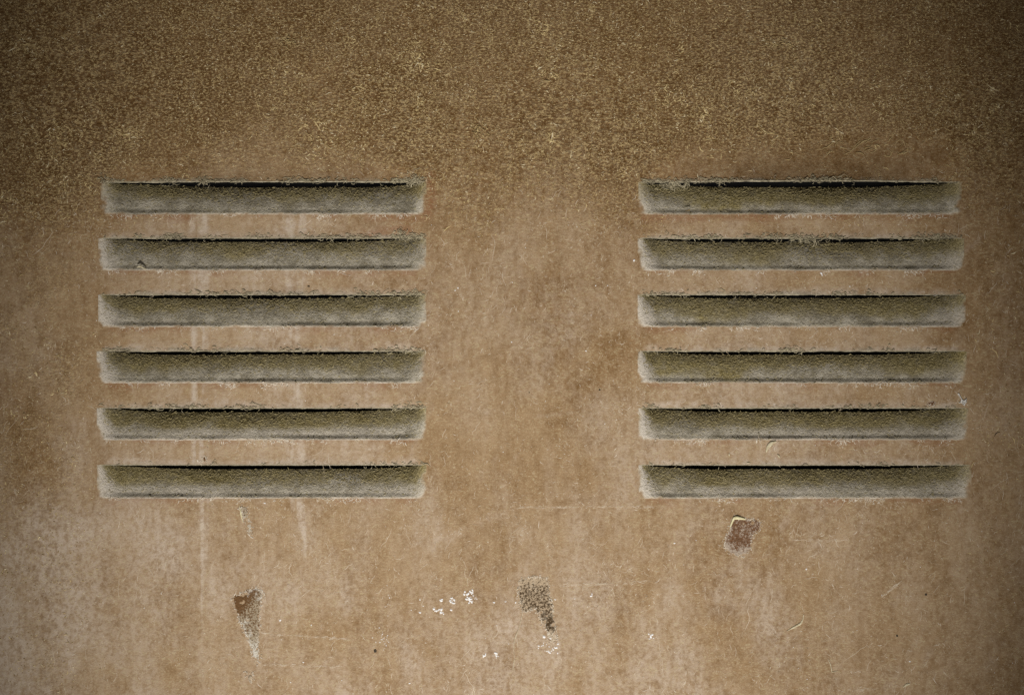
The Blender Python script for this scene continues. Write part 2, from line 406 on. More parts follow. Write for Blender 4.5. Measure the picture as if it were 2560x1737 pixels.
def louver_masks(L, px, py, v, e):
    A, B = masks(px, py)
    k = L['row'] * 13 + (200 if L['side'] == 'right' else 0)
    n = fbm(px, py, 120, 401 + k, 4); n2 = fbm(px, py, 34, 421 + k, 4); ln = fbm(px, px * 0 + 7.7 + k, 150, 441, 4)
    n3 = fbm(px, py, 11, 431 + k, 3)
    cov = smooth(-7, 8, e + 8 * n2 + 6 * n3) * smooth(-0.02, 0.07, v - 0.03 * n2 - 0.03 * n3)
    split = 0.50 + 0.18 * ln
    olive = smooth(split - 0.2, split + 0.2, v + 0.12 * n2 + 0.26 * n) * L['moss'] * (0.95 + 0.25 * n)
    grey = cov
    # whiter ends: wide at the foot, narrow at the top
    lend = (L['side'] == 'left') ^ (n * 0 > 1)
    e0 = px - L['x0']; e1 = L['x1'] - px
    w0 = 11 + 54 * (1 - v) ** 0.9; w1 = (8 + 26 * (1 - v)) if L['side'] == 'left' else (24 + 95 * (1 - v))
    wl = (1 - smooth(w0 * 0.45, w0 * 1.25, e0 + 12 * n2)); wr = (1 - smooth(w1 * 0.4, w1 * 1.3, e1 + 18 * n2))
    s0 = 1.0 if L['row'] else 0.28; s1 = (0.35 if L['side'] == 'left' else 0.55) * (0.75 + 0.5 * ((L['row'] * 7) % 3) / 2) if L['row'] else 0.12
    if L['row'] == 5: s1 = 0.7
    white = np.clip(s0 * wl + s1 * wr * smooth(0.85, 0.25, v), 0, 1) * cov
    # pale crest along the foot, bluish grey bloom above it
    foot = (1 - smooth(0.01, 0.09, v + 0.035 * n2 + 0.03 * n3)) * smooth(-8, 25, e) * np.clip(0.75 + 0.5 * n2, 0, 1)
    white = np.maximum(white, foot * (0.55 if L['row'] < 3 else 0.8) * np.clip(0.6 + 0.9 * ln + 0.5 * n2, 0, 1))
    if L['row'] >= 4: white = np.maximum(white, 0.5 * np.clip(0.5 + n, 0, 1) * (1 - smooth(0.28, 0.5, v)) * cov)
    olive = olive * cov * (1 - np.clip(white * 1.1, 0, 1))
    B[:, 0] = np.maximum(B[:, 0], np.clip(grey, 0, 1)) * (0.97)
    B[:, 1] = np.clip(olive, 0, 1); B[:, 2] = np.clip(white, 0, 1)
    # wipe streaks carry on over the grey foot only faintly
    return A, B

ROWN = ['topmost', 'second', 'third', 'fourth', 'fifth', 'lowest']
def fibre_mesh(name, cx_, cy_, ang, length, width, curl, depthf, h0, lift, tone, white, mat, K=4):
    """curved three-sided fibres lying on a surface given by depthf(px, py) (layout units)"""
    N = len(cx_); t = np.linspace(0, 1, K)
    a = ang[:, None] + curl[:, None] * (t[None, :] - 0.5) * 2
    wig = rng.normal(0, 0.35, (N, K)); a = a + wig
    step = length[:, None] / (K - 1)
    dx = np.cos(a) * step; dy = np.sin(a) * step
    qx = cx_[:, None] + np.cumsum(dx, 1) - dx.sum(1, keepdims=True) / 2
    qy = cy_[:, None] + np.cumsum(dy, 1) - dy.sum(1, keepdims=True) / 2
    h = h0[:, None] + lift[:, None] * np.sin(np.pi * t)[None, :] ** 0.8
    d = depthf(qx.ravel(), qy.ravel()).reshape(N, K) - h
    nxp, nyp = -np.sin(a), np.cos(a)
    prof = np.interp(t, [0, .15, .8, 1], [.4, 1, 1, .3])
    hw = width[:, None] * 0.5 * prof[None, :]
    P = np.empty((N, K, 3, 3))
    for j, (o, up) in enumerate(((-1, 0.0), (1, 0.0), (0, 0.9))):
        P[:, :, j, 0] = X(qx + nxp * hw * o); P[:, :, j, 2] = Z(qy + nyp * hw * o); P[:, :, j, 1] = (d - up * hw) * S
    base = (np.arange(N) * K * 3)[:, None]
    fs = []
    for k in range(K - 1):
        for j, j2 in ((0, 2), (2, 1)):
            fs.append(np.stack([k * 3 + j, k * 3 + j2, (k + 1) * 3 + j2, (k + 1) * 3 + j]) [None, :] + base)
    F = np.concatenate(fs, 0).reshape(-1, 4)
    me = mk_mesh(name, P.reshape(-1, 3), F, [mat])
    T = np.zeros((N, K * 3, 4)); T[..., 0] = np.clip(tone, 0, 1)[:, None]; T[..., 1] = np.clip(white, 0, 1)[:, None]; T[..., 3] = 1
    attr(me, 'tone', T.reshape(-1, 4))
    return me

for L in LOUV:
    ncol = int((L['x1'] - L['x0']) / 3.2); nrow = 34
    us = np.linspace(L['x0'], L['x1'], ncol); vv = np.linspace(0, 1, nrow)
    U, VV = np.meshgrid(us, vv); u = U.ravel(); v = VV.ravel()
    py, d, e = louver_surface(L, u, v)
    rim = (v < 1e-6) | (u <= L['x0']) | (u >= L['x1'])
    idx = (np.arange(nrow - 1)[:, None] * ncol + np.arange(ncol - 1)[None, :]).ravel()
    F = np.stack([idx, idx + 1, idx + ncol + 1, idx + ncol], -1)
    me = mk_mesh('louver', np.stack([X(u), d * S, Z(py)], -1), F, [M_panel])
    A, B = louver_masks(L, u, py, v, e); attr(me, 'mask_a', A); attr(me, 'mask_b', B)
    lo = link('louver', me, panel); L['obj'] = lo
    tag(lo, f"{ROWN[L['row']]} louver of the {L['side']} column")
    recenter(lo, W((L['x0'] + L['x1']) / 2, L['y1']))
    # lip: the cut edge of the sheet above the slot, furred with dust
    n = 240; lx = np.linspace(L['x0'] + 6, L['x1'] - 6, n)
    sd = sheet_depth(lx, np.full(n, float(L['y0'])))
    rag = 0.2 + 0.7 * fbm(lx, lx * 0 + 1.5 + L['row'], 14, 501 + L['row'], 3) + 0.8 * np.clip(fbm(lx, lx * 0 + 9 + L['x0'], 55, 511, 3), 0, 1)
    rag = rag * (1.0 if L['row'] < 5 else 0.55)
    tp = smooth(0, 60, lx - L['x0']) * smooth(0, 60, L['x1'] - lx)
    sec = [(-1.6, 0.25), (-0.8, -0.5), (0.0, -0.7), (0.0, -0.4), (0.0, 7.0)]
    rows = []
    for k, (oy, od) in enumerate(sec):
        extra = rag * tp if k >= 2 else (-rag * 0.8 if k == 0 else 0)
        rows.append(np.stack([X(lx), (sd + od) * S, Z(L['y0'] + oy + extra + (0.4 if k == 3 else 0) + lx * 0)], -1))
    VL = np.stack(rows, 0).reshape(-1, 3)
    idx = (np.arange(len(sec) - 1)[:, None] * n + np.arange(n - 1)[None, :]).ravel()
    ml = mk_mesh('slot_lip', VL, np.stack([idx, idx + n, idx + n + 1, idx + 1], -1), [M_lip])
    lp = link('slot_lip', ml, lo); lp.location = -lo.location
    # matted dust on the louver face
    N = 2000
    fv = rng.random(N) ** 0.8; fx = rng.uniform(L['x0'] + 14, L['x1'] - 14, N)
    fv = np.clip(fv, 0.05, 0.985)
    fy, _, fe = louver_surface(L, fx, fv)
    ok = (fe > 4) & (rng.random(N) < 0.30 + 0.7 * smooth(0.3, 0.7, fv)); fx, fy, fv = fx[ok], fy[ok], fv[ok]; N = len(fx)
    def df(qx, qy, L=L):
        qx = np.clip(qx, L['x0'] + 2, L['x1'] - 2)
        y_top, _, _ = louver_surface(L, qx, np.ones_like(qx))
        vq = np.clip((L['y1'] - qy) / (L['y1'] - y_top), 0, 0.998)
        return louver_surface(L, qx, vq)[1]
    top = smooth(0.3, 0.65, fv)
    mf = fibre_mesh('dust_coat', fx, fy, rng.normal(0, 0.6, N), rng.uniform(3, 9, N), rng.uniform(0.9, 2.0, N), rng.normal(0, 0.6, N), df,
                    np.full(N, 0.1), rng.uniform(0.1, 0.9, N), rng.beta(1.6, 1.8, N), (1 - top) * rng.random(N) * 0.8, M_olive, K=3)
    # chalky crumbs hanging from the foot of the louver
    nf = 150; cl = np.linspace(L['x0'] + 24, L['x1'] - 24, 300); wg = np.clip(0.15 + fbm(cl, cl * 0 + L['y1'] + L['x0'], 45, 951, 4), 0.01, 2) ** 1.5
    qx = rng.choice(cl, nf, p=wg / wg.sum()) + rng.normal(0, 2, nf); qy = L['y1'] + np.abs(rng.normal(0, 5.0, nf)) - 1.0
    md = fibre_mesh('foot_dust', qx, qy, np.where(rng.random(nf) < 0.5, rng.normal(1.57, 0.5, nf), rng.normal(0, 0.6, nf)), rng.uniform(3, 11, nf), rng.uniform(0.9, 2.4, nf), rng.normal(0, 0.7, nf), lambda a_, b_: sheet_depth(a_, np.maximum(b_, L['y1'] + 1)),
                    np.full(nf, 0.1), rng.uniform(0.1, 0.9, nf), rng.random(nf), rng.random(nf), M_scuff, K=3)
    fd = link('foot_dust', md, lo); fd['kind'] = 'stuff'; fd.location = -lo.location
    dc = link('dust_coat', mf, lo); dc['kind'] = 'stuff'; dc.location = -lo.location

# ------------------------------------------------------------------ worn patches in the paint (parts of the panel)
def inside(poly, x, y):
    r = np.zeros(x.shape, bool); n = len(poly)
    for i in range(n):
        x1, y1 = poly[i]; x2, y2 = poly[(i + 1) % n]
        c = ((y1 > y) != (y2 > y)) & (x < (x2 - x1) * (y - y1) / ((y2 - y1) or 1e-9) + x1)
        r ^= c
    return r
def poly_dist(poly, x, y):
    o = np.full(x.shape, 1e9); n = len(poly)
    for i in range(n):
        ax, ay = poly[i]; bx, by = poly[(i + 1) % n]; dx, dy = bx - ax, by - ay
        t = np.clip(((x - ax) * dx + (y - ay) * dy) / (dx * dx + dy * dy), 0, 1)
        o = np.minimum(o, np.hypot(x - ax - t * dx, y - ay - t * dy))
    return o
def worn_patch(poly, mat, maskf, label, rough=3.5, hi=1.0, seed=0, holes=0.62):
    P = np.array(poly, float); st = 1.8
    xs_ = np.arange(P[:, 0].min() - 8, P[:, 0].max() + 9, st); ys_ = np.arange(P[:, 1].min() - 8, P[:, 1].max() + 9, st)
    Xg, Yg = np.meshgrid(xs_, ys_)
    sdist = np.where(inside(poly, Xg, Yg), 1, -1) * poly_dist(poly, Xg, Yg) + rough * fbm(Xg, Yg, 14, 600 + seed, 3) + 0.8 * rough * fbm(Xg, Yg, 5, 610 + seed, 2)
    if holes: sdist = np.minimum(sdist, (fbm(Xg, Yg, 11, 640 + seed, 3) + 1 - holes) * 7 + np.clip(sdist, 0, 12) * 0.22)
    n2, n1 = Xg.shape
    hgt = np.clip(sdist, -1.0, 1.2) * 0.5 * hi + 0.35 * fbm(Xg, Yg, 7, 620 + seed, 3) * (sdist > 0)
    ok = sdist > -1.0
    cell = ok[:-1, :-1] & ok[1:, :-1] & ok[:-1, 1:] & ok[1:, 1:]
    j, i = np.nonzero(cell); a = j * n1 + i
    F = np.stack([a, a + n1, a + n1 + 1, a + 1], -1)
    used = np.unique(F); mp = np.full(n1 * n2, -1); mp[used] = np.arange(len(used))
    x, y = Xg.ravel()[used], Yg.ravel()[used]
    d = sheet_depth(x, y) - hgt.ravel()[used]
    me = mk_mesh('worn_patch', np.stack([X(x), d * S, Z(y)], -1), mp[F], [mat])
    m = maskf(x, y, sdist.ravel()[used])
    attr(me, 'mask_a', np.stack([np.clip(m[0], 0, 1), np.clip(m[1], 0, 1), x * 0, x * 0 + 1], -1))
    o = link('worn_patch', me, panel); tag(o, label)
    loc = W(P[:, 0].mean(), P[:, 1].max()); recenter(o, loc)
    # chalky crumbs caught along the broken edge
    per = np.hypot(*(np.roll(P, -1, 0) - P).T); nc = int(per.sum() / 2.2)
    k = rng.choice(len(P), nc, p=per / per.sum()); t = rng.random(nc)[:, None]
    q = P[k] * (1 - t) + np.roll(P, -1, 0)[k] * t + rng.normal(0, 2.2, (nc, 2))
    mc = fibre_mesh('chalk_rim', q[:, 0], q[:, 1], rng.uniform(0, 3.14, nc), rng.uniform(2, 7, nc), rng.uniform(1.0, 2.4, nc), rng.normal(0, .8, nc), sheet_depth, np.full(nc, 0.6), rng.uniform(0.1, 0.9, nc), rng.random(nc), rng.random(nc), M_scuff, K=3)
    c = link('chalk_rim', mc, o); c['kind'] = 'stuff'; c.location = -loc
    return o

worn_patch([(580, 1492), (603, 1482), (633, 1467), (653, 1471), (661, 1484), (651, 1507), (648, 1548), (648, 1568), (644, 1598), (646, 1622), (648, 1643), (643, 1662), (633, 1643), (623, 1606), (607, 1572), (595, 1538)],
           M_rustA, lambda x, y, s: (smooth(-10, 30, (x - 600) * 0.75 + (y - 1512) * 0.55) * 0.56 + 0.15 * smooth(1560, 1620, y),
                                     np.maximum((1 - smooth(1, 7, s)) * np.maximum(smooth(1530, 1560, y) * (x < 625 + (y - 1560) * .25), (y < 1500) * (x > 618)) , smooth(1590, 1620, y) * 0.85)),
           'wedge of bare metal with a chalky rim, tapering downwards', 3.0, seed=1)
worn_patch([(1295, 1452), (1312, 1443), (1336, 1439), (1368, 1445), (1372, 1471), (1381, 1512), (1387, 1557), (1393, 1600), (1378, 1605), (1366, 1572), (1349, 1542), (1336, 1520), (1318, 1527), (1303, 1525), (1297, 1490)],
           M_rustB, lambda x, y, s: (0.50 + 0.28 * (1 - smooth(1445, 1475, y)) - 0.20 * smooth(1520, 1550, y) + 0.5 * smooth(1568, 1590, y), (1 - smooth(0, 4, s)) * 0.5 + 0.5 * smooth(1565, 1590, y)),
           'dark pitted boot-shaped patch of bare metal', 3.4, seed=2, holes=0.42)
worn_patch([(1835, 1290), (1859, 1294), (1880, 1296), (1903, 1304), (1895, 1332), (1882, 1337), (1874, 1375), (1859, 1390), (1826, 1384), (1811, 1367), (1810, 1345), (1820, 1328), (1829, 1303)],
           M_rustC, lambda x, y, s: (0.38 + 0.38 * smooth(1350, 1385, y) + 0.3 * (1 - smooth(1815, 1835, x)) + 0.15 * fbm(x, y, 20, 655, 3), (1 - smooth(0, 3, s)) * 0.5 + 0.2 * smooth(1370, 1385, y)),
           'red-brown scraped patch with a curled paint edge', 1.6, seed=3)
worn_patch([(601, 1265), (618, 1269), (620, 1290), (628, 1312), (631, 1336), (622, 1336), (612, 1310), (606, 1288)],
           M_rustA, lambda x, y, s: (0.55 + 0.35 * smooth(1280, 1300, y), 0.5 * smooth(1285, 1310, y) + 0.15), 'small scraped nick under the lowest left louver', 2.5, seed=4, holes=0.7)
worn_patch([(494, 1150), (510, 1142), (519, 1143), (515, 1150), (500, 1155)], M_rustA, lambda x, y, s: (x * 0 + 0.2, x * 0), 'small tan nick above the lowest left slot', 1.2, seed=5)
worn_patch([(612, 1678), (632, 1680), (633, 1690), (628, 1706), (618, 1694)], M_rustB, lambda x, y, s: (x * 0 + 0.62, x * 0 + 0.3), 'small pitted nick near the bottom edge', 3.0, seed=6, holes=0.85)
worn_patch([(2318, 1010), (2330, 1000), (2338, 1005), (2332, 1014)], M_rustC, lambda x, y, s: (x * 0 + 0.1, x * 0), 'tiny rust spot above the lowest right slot', 1.2, seed=7)

# curled cream paint edge on the scraped patch
def ribbon(name, pts, widths, lifts, mat, parent=None, thick=1.0, K=40):
    """thin bent strip with real thickness following a polyline (layout units)"""
    pts = np.array(pts, float); tt = np.linspace(0, len(pts) - 1, K)
    ip = np.arange(len(pts))
    x = np.interp(tt, ip, pts[:, 0]); y = np.interp(tt, ip, pts[:, 1])
    if len(pts) > 2:
        for _ in range(3):
            x[1:-1] = (x[:-2] + 2 * x[1:-1] + x[2:]) / 4; y[1:-1] = (y[:-2] + 2 * y[1:-1] + y[2:]) / 4
    w = np.interp(tt, np.linspace(0, len(pts) - 1, len(widths)), widths) * (1 + 0.15 * fbm(tt * 20, tt * 0 + pts[0, 0], 8, 700, 2))
    l = np.interp(tt, np.linspace(0, len(pts) - 1, len(lifts)), lifts)
    tx, ty = np.gradient(x), np.gradient(y); q = np.hypot(tx, ty) + 1e-9; nx_, ny_ = -ty / q, tx / q
    d0 = sheet_depth(x, y)
    rows = []
    for o, up in ((-0.5, 0.0), (-0.45, thick), (0.0, thick * 1.5), (0.45, thick), (0.5, 0.0)):
        rows.append(np.stack([X(x + nx_ * w * o), (d0 - l - up) * S, Z(y + ny_ * w * o)], -1))
    V = np.stack(rows, 0).reshape(-1, 3); nr = len(rows)
    F = []
    for j in range(nr):
        j2 = (j + 1) % nr
        for k in range(K - 1): F.append((j * K + k, j2 * K + k, j2 * K + k + 1, j * K + k + 1))
    o = link(name, mk_mesh(name, V, F, [mat]), parent)
    recenter(o, (float(X(x.mean())), float((d0.mean()) * S), float(Z(y.max()))))
    return o
tag(ribbon('paint_curl', [(1824, 1318), (1834, 1294), (1842, 1293), (1864, 1297)], [2, 7, 10, 2.5], [0.6, 2.4, 3.2, 0.8], M_cream, panel, 1.4), 'curled cream edge of old paint above the scraped patch')
tag(ribbon('paint_curl', [(599, 1264), (603, 1285), (607, 1305)], [1, 3.5, 1], [0.3, 1.0, 0.3], M_cream, panel, 1.0), 'thin cream sliver of lifted paint')

# ------------------------------------------------------------------ white paint spatter (parts of the panel)
def domes(name, spots, mat, parent, hgt=0.45):
    vs_, fs_ = [], []
    for (x, y, r) in spots:
        r = r * 0.95
        b = len(vs_); n = 8; d0 = float(sheet_depth(np.array([x]), np.array([y]))[0]); ex = random.uniform(0.75, 1.3); ph = random.uniform(0, 6.28)
        for ring, (rr, hh) in enumerate(((1.0, -0.1), (0.7, 0.75))):
            for k in range(n):
                a = 2 * math.pi * k / n; q = r * rr * (1 + 0.22 * math.sin(2 * a + ph) + random.uniform(-.12, .12))
                vs_.append((float(X(x + q * ex * math.cos(a))), (d0 - hh * r * hgt) * S, float(Z(y + q / ex * math.sin(a)))))
        vs_.append((float(X(x)), (d0 - r * hgt) * S, float(Z(y))))
        for k in range(n):
            k2 = (k + 1) % n
            fs_.append((b + k, b + k2, b + n + k2)); fs_.append((b + k, b + n + k2, b + n + k)); fs_.append((b + n + k, b + n + k2, b + 2 * n))
    o = link(name, mk_mesh(name, vs_, fs_, [mat]), parent)
    sp = np.array(spots); recenter(o, W(sp[:, 0].mean(), sp[:, 1].mean()))
    return o
def cluster(cx_, cy_, sx, sy, n, r0, r1):
    return [(random.gauss(cx_, sx), random.gauss(cy_, sy), r0 + (r1 - r0) * random.random() ** 2) for _ in range(n)]
SPL = [
    (cluster(1174, 1500, 7, 6, 16, 1.2, 4.2) + cluster(1178, 1480, 8, 3, 12, 1.2, 3.5) + cluster(1190, 1494, 4, 4, 5, 1, 3), 'largest cluster of white paint spatter'),
    (cluster(1128, 1500, 4, 5, 15, 1.2, 3.8) + [(1103, 1500, 4), (1105, 1497, 2.5)], 'white spatter left of the largest cluster'),
    (cluster(1090, 1525, 5, 2, 8, 2, 4) + cluster(1101, 1531, 4, 2, 6, 1.5, 3) + [(1128, 1524, 3), (1109, 1534, 2)], 'white spatter below the others'),
    (cluster(1384, 1620, 6, 4, 9, 1.2, 4.0) + cluster(1372, 1628, 6, 3, 7, 1.2, 3.4) + cluster(1358, 1618, 5, 5, 7, 1, 2.8) + [(1360, 1591, 4.2), (1376, 1595, 3), (1395, 1609, 2.6), (1394, 1632, 2)], 'white spatter under the pitted patch'),
    ([(1211, 1638, 3.5), (1214, 1635, 2.5), (1208, 1641, 2), (1240, 1632, 4.2), (1241, 1638, 3), (1241, 1643, 1.5), (1246, 1640, 1.3)], 'pair of white drips near the bottom'),
    (cluster(955, 1590, 8, 14, 26, 0.8, 1.7) + cluster(972, 1510, 4, 18, 8, 0.9, 2.2), 'loose haze of fine white dots'),
    ([(1627, 1590, 4), (1631, 1586, 3), (1622, 1584, 2.2), (1624, 1596, 2), (1634, 1594, 1.6)], 'small white splash below the right column'),
    ([(1235, 1505, 2.6), (1264, 1503, 2.0), (1289, 1505, 2.2), (1388, 1498, 2.3), (1437, 1496, 1.6), (1478, 1489, 3.0), (1480, 1484, 2.0), (1050, 1498, 2), (1050, 1530, 3), (1058, 1514, 1.6), (1028, 1524, 1.6)], 'row of single white dots beside the largest spatter'),
]
for sp, lab in SPL:
    o = domes('paint_spatter', sp, M_white, panel); tag(o, lab); o['kind'] = 'stuff'
single = [(700, 1550, 2.8), (778, 1562, 1.6), (758, 1655, 2.2), (1585, 651, 3.2), (1279, 855, 1.9), (1465, 877, 2.1), (1489, 714, 1.8), (1519, 714, 1.5), (1146, 778, 1.6), (1281, 706, 1.4), (2016, 1422, 2.4), (2053, 683, 3.2),
          (2055, 688, 2), (1686, 1357, 2.2), (1740, 1350, 1.4), (662, 1257, 2.4), (2124, 716, 1.8), (2018, 1697, 1.4), (2274, 1652, 2.2), (1024, 1707, 2.2), (726, 1705, 1.6), (1145, 720, 2.2), (1138, 726, 2), (134, 324, 1.8), (2560 - 75, 1680, 1.2)]
single += [(random.uniform(20, 2540), random.uniform(500, 1730), random.uniform(0.7, 1.35)) for _ in range(110)]
single = [s for s in single if not any(L['x0'] - 4 < s[0] < L['x1'] + 4 and L['y0'] - 4 < s[1] < L['y1'] + 4 for L in LOUV)]
o = domes('paint_speck', single, M_white, panel); tag(o, 'single white specks scattered over the panel'); o['kind'] = 'stuff'

# ------------------------------------------------------------------ loose dust fibres over the sheet
def in_louver(x, y, m=2):
    r = np.zeros(x.shape, bool)
    for L in LOUV: r |= (x > L['x0'] - m) & (x < L['x1'] + m) & (y > L['y0'] - m) & (y < L['y1'] + m)
    return r
def fuzz_points(n, dens, lo=(-60, -60), hi=(2620, 1797)):
    x = rng.uniform(lo[0], hi[0], n); y = rng.uniform(lo[1], hi[1], n)
    k = (rng.random(n) < dens(x, y)) & ~in_louver(x, y)
    return x[k], y[k]
def dens_top(x, y):
    clump = np.clip(0.58 + 0.55 * fbm(x, y, 26, 811, 3), 0.15, 1.3) * np.clip(0.8 + 0.5 * fbm(x, y, 260, 821, 3), 0.2, 1.2)
    d = top_zone(x, y) * 0.8
    bare = seg_mask(x, y, [(1700, 440), (2000, 425), (2330, 395)], 60, 60, 0.8)
    bare = np.maximum(bare, 0.7 * seg_mask(x, y, [(300, 446), (1000, 446)], 26, 26, 0.9))
    d = d * (1 - 0.88 * bare)
    marg = np.maximum(1 - smooth(150, 270, x), smooth(2405, 2470, x) * 0.7)
    d = np.maximum(d, 0.20 * marg * (1 - smooth(1000, 1700, y) * 0.5))
    return d * clump
fx, fy = fuzz_points(300000, dens_top); N = len(fx)
ridge = smooth(0.3, 0.9, fbm(fx, fy, 55, 831, 3))
m1 = fibre_mesh('dust_fuzz', fx, fy, rng.normal(0, 0.85, N) + 0.5 * fbm(fx, fy, 200, 841, 2), 2.2 + rng.gamma(1.3, 2.4, N) * (0.7 + 1.2 * ridge), rng.uniform(1.1, 2.6, N) * (1 + 0.35 * ridge), rng.normal(0, 0.9, N),
                sheet_depth, np.full(N, 0.05), rng.uniform(0.1, 1.0, N) + 1.0 * ridge * rng.random(N), rng.beta(1.0, 1.0, N) * (0.8 + .4 * ridge), (rng.random(N) < 0.22) * rng.random(N), M_fuzz, K=3)
o = link('dust_fuzz', m1); tag(o, 'coarse pale dust fibres matted over the upper part of the panel', 'dust', kind='stuff')

def dens_low(x, y):
    return (0.10 + 0.5 * np.clip(fbm(x, y, 130, 851, 4), 0, 1) + 0.6 * np.clip(fbm(x, y, 36, 861, 3) - 0.35, 0, 1)) * (1 - top_zone(x, y))
fx, fy = fuzz_points(80000, dens_low, (-60, 420)); N = len(fx)
m2 = fibre_mesh('fine_dust', fx, fy, rng.uniform(0, np.pi, N), 3.5 + rng.gamma(1.6, 2.8, N), rng.uniform(0.7, 1.6, N), rng.normal(0, 0.9, N),
                sheet_depth, np.full(N, 0.0), rng.uniform(0.02, 0.25, N), rng.beta(1.5, 1.5, N), (rng.random(N) < 0.2) * rng.random(N), M_scuff, K=3)
o = link('fine_dust', m2); tag(o, 'fine pale lint clinging to the lower part of the panel', 'dust', kind='stuff')

sx, sy = fuzz_points(4200, lambda x, y: np.clip(0.10 + 0.6 * fbm(x, y, 170, 871, 3), 0, 1) * (1 - top_zone(x, y)), (-60, 480)); 
ex = [(1300, 1268, 1640, 1266, 70), (1310, 1466, 1500, 1460, 40), (1440, 1462, 1640, 1452, 34), (640, 1582, 880, 1598, 46), (1980, 1350, 2120, 1350, 26), (2204, 1492, 2252, 1453, 30), (660, 1660, 850, 1668, 34), (2085, 1725, 2200, 1722, 22), (1640, 1530, 1660, 1700, 14)]
la = []
for (ax, ay, bx, by, k) in ex:
    t = rng.random(k); sx = np.append(sx, ax + (bx - ax) * t + rng.normal(0, 1, k)); sy = np.append(sy, ay + (by - ay) * t + rng.normal(0, 1.6, k)); la += [math.atan2(by - ay, bx - ax)] * k
N = len(sx)
sang = np.where(rng.random(N) < 0.55, rng.normal(-0.9, 0.35, N), rng.normal(1.57, 0.25, N)); slen = 8 + rng.gamma(1.4, 11, N)
sang[-len(la):] = np.array(la) + rng.normal(0, 0.14, len(la)); slen[-len(la):] = rng.uniform(5, 16, len(la))
m3 = fibre_mesh('scuff_marks', sx, sy, sang, slen, rng.uniform(0.5, 1.2, N), rng.normal(0, 0.25, N),
                sheet_depth, np.full(N, 0.0), rng.uniform(-0.05, 0.25, N), rng.beta(2.5, 1.5, N), rng.random(N) * 0.4, M_scuff, K=6)
o = link('scuff_marks', m3, panel); tag(o, 'fine pale scratches rubbed into the dusty paint'); o['kind'] = 'stuff'

# ------------------------------------------------------------------ dust fringes along every slot
for L in LOUV:
    amt = {0: 1.0, 1: 1.0, 2: 0.6, 3: 0.45, 4: 0.5, 5: 0.15}[L['row']] * (1.0 if L['side'] == 'left' or L['row'] < 2 else 0.6)
    x0, x1, y0 = L['x0'], L['x1'], L['y0']
    parts = []
    N = int(400 * amt)
    cl = np.linspace(x0 + 10, x1 - 8, 400); wgt = np.clip(0.25 + fbm(cl, cl * 0 + x0 + y0, 60, 901 + L['row'], 4), 0.02, 2) ; wgt = wgt + 1.2 * (cl > x1 - 90) * (L['side'] == 'left')
    x = rng.choice(cl, N, p=wgt / wgt.sum()) + rng.normal(0, 3, N)
    y = y0 - np.abs(rng.normal(0, 4.5, N)) + 0.2
    ang = rng.normal(0, 0.3, N)
    ln = 4 + rng.gamma(1.8, 3.2, N)
    lipd = lambda qx, qy: sheet_depth(qx, np.minimum(qy, y0))
    m = fibre_mesh('dust_fringe', x, y, ang, ln, rng.uniform(0.8, 1.9, N), rng.normal(0, 0.7, N), lipd, np.full(N, 0.4), rng.uniform(0.2, 3.2, N), rng.beta(1.3, 1.4, N), np.zeros(N), M_web)
    o = link('dust_fringe', m)
    # strands that hang across the slot
    n2 = max(3, int(9 * amt)); hx = rng.choice(cl, n2, p=wgt / wgt.sum()) + rng.normal(0, 2, n2)
    m_h = fibre_mesh('hang', hx, y0 + rng.uniform(1, 8, n2), rng.normal(1.57, 0.6, n2), rng.uniform(6, 16, n2), rng.uniform(0.8, 1.6, n2), rng.normal(0, 0.8, n2), lipd, np.full(n2, 0.5), rng.uniform(-2, 2, n2), rng.uniform(0.4, 1, n2), np.zeros(n2), M_web)
    ob = link('hang', m_h)
    import bmesh
    bm = bmesh.new(); bm.from_mesh(m); bm.from_mesh(m_h); bm.to_mesh(m); bm.free()
    bpy.data.objects.remove(ob); bpy.data.meshes.remove(m_h)
    tag(o, f"frayed dust fringe along the slot of the {ROWN[L['row']]} louver in the {L['side']} column", 'dust fringe', 'dust fringes along the slots', 'stuff')
    recenter(o, W((x0 + x1) / 2, y0))

# ------------------------------------------------------------------ tangled tufts, single objects
def tuft(name, x, y, w, h, n, mat, label, cat, lift=(0.5, 4), ln=(7, 20), width=(0.8, 1.8), group=None, ang=None, white=0.0, dep=None):
    fx = rng.normal(x, w, n); fy = rng.normal(y, h, n)
    a = rng.uniform(0, np.pi, n) if ang is None else rng.normal(ang[0], ang[1], n)
    dfn = (lambda qx, qy: sheet_depth(qx, qy)) if dep is None else dep
    m = fibre_mesh(name, fx, fy, a, rng.uniform(*ln, n), rng.uniform(*width, n), rng.normal(0, 1.1, n), dfn, np.full(n, 0.6), rng.uniform(*lift, n), rng.beta(1.4, 1.4, n), np.full(n, white), mat, K=6)
    o = link(name, m); tag(o, label, cat, group); recenter(o, W(x, y + h)); return o
flat = lambda y0: (lambda qx, qy: sheet_depth(qx, np.minimum(qy, y0)))
tuft('dust_tuft', 1682, 462, 17, 5, 60, M_web, 'dark tangled dust tuft in the left end of the top right slot', 'dust tuft', dep=flat(455), group='tangled dust tufts')
tuft('dust_tuft', 2016, 598, 18, 5, 60, M_web, 'tangled dust tuft filling the middle of the second right slot', 'dust tuft', dep=flat(595), group='tangled dust tufts')
tuft('dust_tuft', 1034, 450, 12, 9, 44, M_web, 'stringy dust tuft at the right end of the top left slot', 'dust tuft', dep=flat(455), group='tangled dust tufts')
tuft('dust_tuft', 510, 456, 9, 5, 26, M_web, 'small dust tuft crossing the top left slot', 'dust tuft', dep=flat(455), group='tangled dust tufts')
tuft('dust_tuft', 258, 448, 5, 4, 24, M_web, 'tiny grey dust knot at the left end of the top left slot', 'dust tuft', ln=(4, 11), group='tangled dust tufts')
